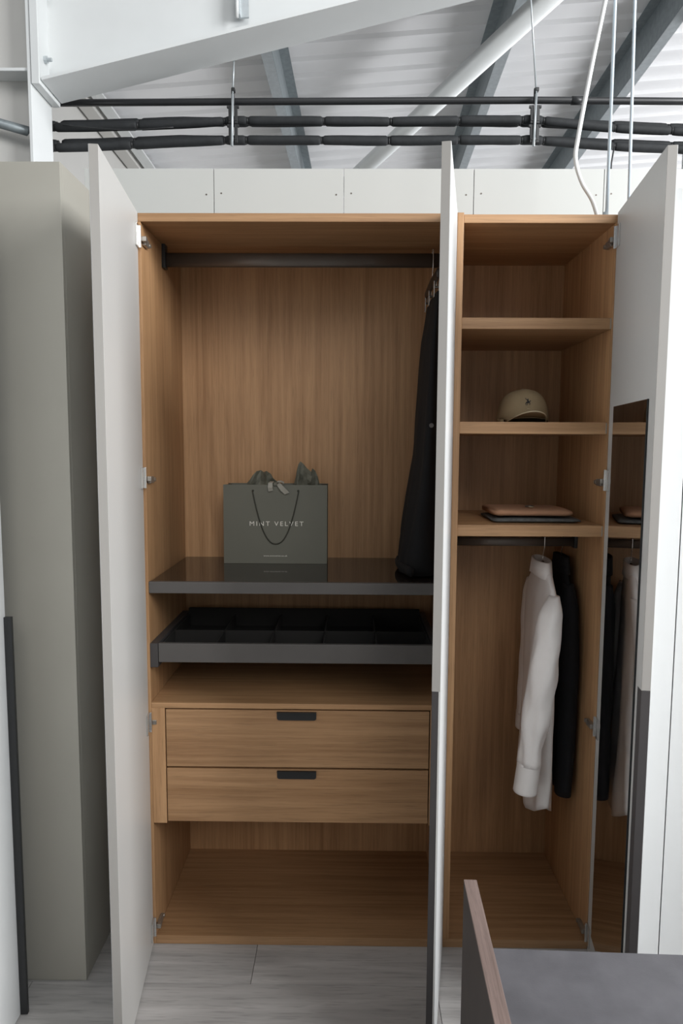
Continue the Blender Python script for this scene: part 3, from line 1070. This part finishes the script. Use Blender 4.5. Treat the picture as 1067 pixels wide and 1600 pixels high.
# --- hangers and clothes
def hook_pts(x, y, z_top, z_neck, ex=0.0):
    """Hook over a rail whose top is z_top, running down to z_neck; ex lengthens it for a deep rail."""
    pts = [(x, y + 0.017, z_top - 0.012)] + [(x, y + 0.017 * math.cos(a), z_top - 0.004 + 0.010 * math.sin(a)) for a in [PI * k / 8 for k in range(9)]] + [(x, y - 0.0165, z_top - 0.035 - ex), (x, y - 0.006, z_top - 0.055 - ex), (x, y, z_top - 0.07 - ex), (x, y, z_neck)]
    return pts


def shoulder_hanger(x, y, rail_top, znk, lab, half=0.20, xoff=0.0):
    h = empty('clothes_hanger', (x, y, znk))
    tag(h, lab, 'hanger', 'hangers on the right-hand rail')
    tube('hook', [(p[0] - x, p[1] - y, p[2] - znk) for p in smooth_path(hook_pts(x, y, rail_top + 0.004, znk - 0.005), 4)], 0.0019, M['nickel'], h, 6)
    bm = bmesh.new()
    pts, rad = [], []
    for k in range(17):
        t = -1 + 2 * k / 16
        pts.append((0, t * half, -0.026 - 0.085 * abs(t) ** 1.25))
        rad.append((0.016 - 0.007 * abs(t), 0.008))
    add_tube(bm, pts, rad, 10)
    bmo('shoulder_bar', bm, M['hanger_wood'], h, (0, 0, 0), True)
    return h


RT = 1.396
shoulder_hanger(1.374, 0.26, RT, 1.322, 'dark wooden hanger holding the white shirt', 0.105)
shoulder_hanger(1.452, 0.30, RT, 1.322, 'dark wooden hanger holding the black jacket', 0.045)


def garment_body(bm, xc, hx, yr, zr, seed, hem=0.0, n=44, rows_=34, fold=0.35):
    """Flat hanging body: tables by height for centre x, half thickness and the y range, with folds deepening downwards."""
    ztop, zbot = zr
    rings = []
    for j in range(rows_ + 1):
        t = j / rows_
        rg = []
        for k in range(n):
            a = 2 * PI * k / n
            ca, sa = math.cos(a), math.sin(a)
            z = ztop + (zbot - ztop) * t
            y0, y1 = interp(yr[0], -z), interp(yr[1], -z)
            yc, hy = (y0 + y1) / 2, (y1 - y0) / 2
            yy = yc + hy * math.copysign(abs(ca) ** 0.75, ca)
            if hem: z = z + hem * t ** 4 * (((yy - yc) / max(hy, 1e-3)) ** 2)
            h = interp(hx, -z)
            wob = fold * h * noise.noise(Vector((yy * 16 + seed, z * 2.0, seed))) * min(1, t * 2.5) + 0.12 * h * noise.noise(Vector((yy * 40, z * 7, seed + 3)))
            xx = interp(xc, -z) + h * math.copysign(abs(sa) ** 0.85, sa) + wob
            rg.append((xx, yy, z))
        rings.append(rg)
    return loft(bm, rings, False, True)


def sleeve(bm, pts, rad, seed, seg=20, amp=0.12):
    P = smooth_path(pts, 7)
    n = len(P)
    R_ = []
    for i in range(n):
        t = i / (n - 1) * (len(rad) - 1)
        k = min(int(t), len(rad) - 2)
        f = t - k
        R_.append(tuple(rad[k][q] * (1 - f) + rad[k + 1][q] * f for q in (0, 1)))
    rings = []
    for i, p in enumerate(P):
        rg = []
        for k in range(seg):
            a = 2 * PI * k / seg
            s = 1 + amp * noise.noise(Vector((math.cos(a) * 1.3 + seed, math.sin(a) * 1.3, p.z * 9))) * (0.3 + i / n)
            rg.append((p.x + math.cos(a) * R_[i][0] * s, p.y + math.sin(a) * R_[i][1] * s, p.z))
        rings.append(rg)
    loft(bm, rings)


def zt(*pairs): return sorted([(-z, v) for z, v in pairs])


# white shirt
sh = empty('white_shirt', (0, 0, 0))
SH0 = Vector((1.374, 0.26, 0.38))
sh.location = SH0
tag(sh, 'white long-sleeved shirt hanging on the right-hand rail', 'shirt')


def rel(o, base):
    for v in o.data.vertices: v.co -= base
    return o


bm = bmesh.new()
garment_body(bm, zt((1.30, 1.374), (1.1, 1.370), (0.4, 1.366)), zt((1.30, 0.017), (1.20, 0.022), (0.9, 0.030), (0.38, 0.036)),
             (zt((1.30, 0.19), (1.275, 0.165), (1.22, 0.10), (1.16, 0.07), (0.38, 0.085)), zt((1.30, 0.33), (1.275, 0.355), (1.22, 0.42), (1.16, 0.445), (0.38, 0.435))),
             (1.297, 0.385), 1.7, hem=0.075, fold=0.5)
rel(bmo('body', bm, M['shirt'], sh, (0, 0, 0), True), SH0)
bm = bmesh.new()
sleeve(bm, [(1.372, 0.100, 1.215), (1.352, 0.064, 1.16), (1.334, 0.046, 1.05), (1.323, 0.044, 0.92), (1.308, 0.050, 0.78), (1.294, 0.054, 0.64)],
       [(0.016, 0.030), (0.036, 0.048), (0.044, 0.054), (0.046, 0.052), (0.047, 0.050), (0.038, 0.045)], 4.2, amp=0.30, seg=32)
rel(bmo('sleeve', bm, M['shirt'], sh, (0, 0, 0), True), SH0)
bm = bmesh.new()
sleeve(bm, [(1.2937, 0.054, 0.645), (1.288, 0.055, 0.595), (1.283, 0.056, 0.540)], [(0.0395, 0.047), (0.040, 0.047), (0.0405, 0.046)], 4.2, amp=0.03)
rel(bmo('cuff', bm, M['shirt'], sh, (0, 0, 0), True), SH0)
bm = bmesh.new()
sleeve(bm, [(1.378, 0.425, 1.215), (1.382, 0.455, 1.15), (1.382, 0.463, 1.03), (1.380, 0.463, 0.88), (1.374, 0.460, 0.74), (1.370, 0.460, 0.66)],
       [(0.016, 0.030), (0.026, 0.042), (0.027, 0.044), (0.027, 0.044), (0.026, 0.042), (0.024, 0.040)], 9.2, amp=0.2)
rel(bmo('sleeve', bm, M['shirt'], sh, (0, 0, 0), True), SH0)
bm = bmesh.new()
sleeve(bm, [(1.370, 0.460, 0.665), (1.369, 0.460, 0.63), (1.368, 0.460, 0.60)], [(0.025, 0.041), (0.025, 0.041), (0.025, 0.041)], 9.2, amp=0.03)
rel(bmo('cuff', bm, M['shirt'], sh, (0, 0, 0), True), SH0)
# collar: a folded band round the neck
bm = bmesh.new()
n = 28
ra, rb, rc_, rd = [], [], [], []
for k in range(n):
    a = 2 * PI * k / n
    cx_, cy_ = math.cos(a), math.sin(a)
    op = 0.010 * math.cos(a)
    ra.append((1.372 + 0.020 * cx_, 0.26 + 0.078 * cy_, 1.282))
    rb.append((1.370 + 0.024 * cx_, 0.26 + 0.070 * cy_, 1.318 + 0.004 * math.sin(a)))
    rc_.append((1.369 + 0.029 * cx_, 0.26 + 0.080 * cy_, 1.316 + 0.004 * math.sin(a)))
    rd.append((1.368 + 0.032 * cx_, 0.26 + 0.098 * cy_, 1.268 - 0.012 * abs(math.sin(a)) * (1 if cx_ < 0.2 else 0.3)))
loft(bm, [ra, rb, rc_, rd], False, False)
rel(solid(bmo('collar', bm, M['shirt'], sh, (0, 0, 0), True), 0.0014), SH0)

# black jacket
jk = empty('black_jacket', (0, 0, 0))
JK0 = Vector((1.452, 0.30, 0.45))
jk.location = JK0
tag(jk, 'black jacket hanging to the right of the white shirt', 'jacket')
bm = bmesh.new()
garment_body(bm, zt((1.30, 1.452), (0.45, 1.452)), zt((1.32, 0.013), (1.20, 0.015), (0.9, 0.017), (0.45, 0.015)),
             (zt((1.31, 0.235), (1.27, 0.215), (1.22, 0.195), (1.16, 0.19), (0.45, 0.20)), zt((1.31, 0.38), (1.27, 0.42), (1.22, 0.45), (1.16, 0.455), (0.45, 0.44))),
             (1.308, 0.455), 6.1, hem=0.02, fold=0.2)
rel(bmo('body', bm, M['cloth_black'], jk, (0, 0, 0), True), JK0)
bm = bmesh.new()
sleeve(bm, [(1.454, 0.210, 1.235), (1.455, 0.195, 1.15), (1.456, 0.182, 1.0), (1.456, 0.178, 0.85), (1.455, 0.178, 0.70), (1.452, 0.182, 0.47)],
       [(0.018, 0.03), (0.030, 0.048), (0.032, 0.052), (0.032, 0.052), (0.032, 0.048), (0.029, 0.044)], 2.2)
rel(bmo('sleeve', bm, M['cloth_navy'], jk, (0, 0, 0), True), JK0)
bm = bmesh.new()
sleeve(bm, [(1.452, 0.435, 1.215), (1.454, 0.46, 1.14), (1.454, 0.465, 0.9), (1.454, 0.46, 0.55)],
       [(0.012, 0.03), (0.018, 0.04), (0.018, 0.042), (0.017, 0.04)], 3.3)
rel(bmo('sleeve', bm, M['cloth_navy'], jk, (0, 0, 0), True), JK0)
bm = bmesh.new()
ra, rb, rc_, rd = [], [], [], []
for k in range(n):
    a = 2 * PI * k / n
    cx_, cy_ = math.cos(a), math.sin(a)
    ra.append((1.452 + 0.012 * cx_, 0.30 + 0.07 * cy_, 1.288))
    rb.append((1.452 + 0.014 * cx_, 0.30 + 0.066 * cy_, 1.328))
    rc_.append((1.452 + 0.018 * cx_, 0.30 + 0.076 * cy_, 1.326))
    rd.append((1.452 + 0.020 * cx_, 0.30 + 0.095 * cy_, 1.268))
loft(bm, [ra, rb, rc_, rd], False, False)
rel(solid(bmo('collar', bm, M['cloth_black'], jk, (0, 0, 0), True), 0.002), JK0)

# black wide trousers on a clip hanger, left rail
th_ = empty('clip_hanger', (0.955, 0.26, 2.30))
tag(th_, 'dark wooden clip hanger holding the black trousers on the left rail', 'hanger')
tube('hook', [(p[0] - 0.955, p[1] - 0.26, p[2] - 2.30) for p in smooth_path(hook_pts(0.955, 0.26, 2.402, 2.29, 0.022), 4)], 0.0019, M['nickel'], th_, 6)
bm = bmesh.new()
add_tube(bm, [(0, -0.175, -0.016), (0, -0.165, -0.014), (0, 0.0, -0.008), (0, 0.165, -0.014), (0, 0.178, -0.018)], [(0.013, 0.006), (0.017, 0.009), (0.018, 0.010), (0.017, 0.009), (0.012, 0.006)], 10)
bmo('bar', bm, M['hanger_wood'], th_, (0, 0, 0), True)
for yy in (-0.12, 0.03, 0.15):
    bm = bmesh.new()
    for s in (-1, 1):
        add_box(bm, s * 0.008 - 0.0015, s * 0.008 + 0.0015, yy - 0.012, yy + 0.012, -0.082, -0.030, 0.0006)
    add_tube(bm, [(0, yy, -0.03), (0, yy, -0.05)], 0.0025, 6)
    add_tube(bm, [(-0.010, yy, -0.048), (0.010, yy, -0.048)], 0.004, 8)
    bmo('clip', bm, M['nickel'], th_, (0, 0, 0))
tz = empty('black_trousers', (0.945, 0.26, GZ))
TZ0 = Vector((0.945, 0.26, GZ))
tag(tz, 'black wide-leg trousers hanging down to the glass shelf beside the middle door', 'trousers')
bm = bmesh.new()
garment_body(bm, zt((2.235, 0.958), (2.1, 0.950), (1.80, 0.940), (1.68, 0.936), (1.45, 0.920), (1.30, 0.915), (1.27, 0.912)),
             zt((2.235, 0.008), (2.18, 0.013), (2.1, 0.022), (1.80, 0.030), (1.68, 0.033), (1.45, 0.052), (1.32, 0.066), (1.277, 0.064)),
             (zt((2.235, 0.10), (1.27, 0.10)), zt((2.235, 0.435), (2.1, 0.44), (1.6, 0.44), (1.4, 0.40), (1.27, 0.36))),
             (2.232, 1.279), 3.4, fold=0.22, n=56, rows_=44)
rel(bmo('legs', bm, M['cloth_black'], tz, (0, 0, 0), True), TZ0)
bm = bmesh.new()
add_tube(bm, [(0.942, 0.101, 1.792), (0.942, 0.0955, 1.792)], 0.0075, 12)
o = bmo('button', bm, M['button'], None)
rel(o, TZ0)
o.parent = tz
bm = bmesh.new()
add_tube(bm, smooth_path([(0.880, 0.08, 1.279 + 0.018), (0.858, 0.16, 1.279 + 0.020), (0.850, 0.27, 1.279 + 0.020), (0.862, 0.35, 1.279 + 0.020), (0.905, 0.38, 1.279 + 0.018)], 6), [(0.017, 0.012)] * 25, 10)
rel(bmo('hem', bm, M['cloth_black'], tz, (0, 0, 0), True), TZ0)

# ================================================================== foreground unit
RZ = -0.031
ut = empty('dressing_table', (0.934, -0.755, 0), RZ)
tag(ut, 'slate grey table with a raised taupe-edged side panel in the foreground', 'table')
box('side_panel', (0.0, 0.0285, -1.15, 0.0, 0.0, 0.741), M['umber'], ut, 0)
box('edge_band', (-0.0002, 0.0287, -1.15, 0.0004, 0.7412, 0.7462), M['taupe_wood'], ut, 0.0006)
box('table_top', (0.0292, 1.05, -1.15, 0.0, 0.545, 0.582), M['table_grey'], ut, 0.001)
box('back_panel', (0.0292, 1.05, -0.04, -0.02, 0.0, 0.5445), M['umber'], ut, 0)
box('end_panel', (1.02, 1.05, -1.15, -0.0405, 0.0, 0.5445), M['umber'], ut, 0)
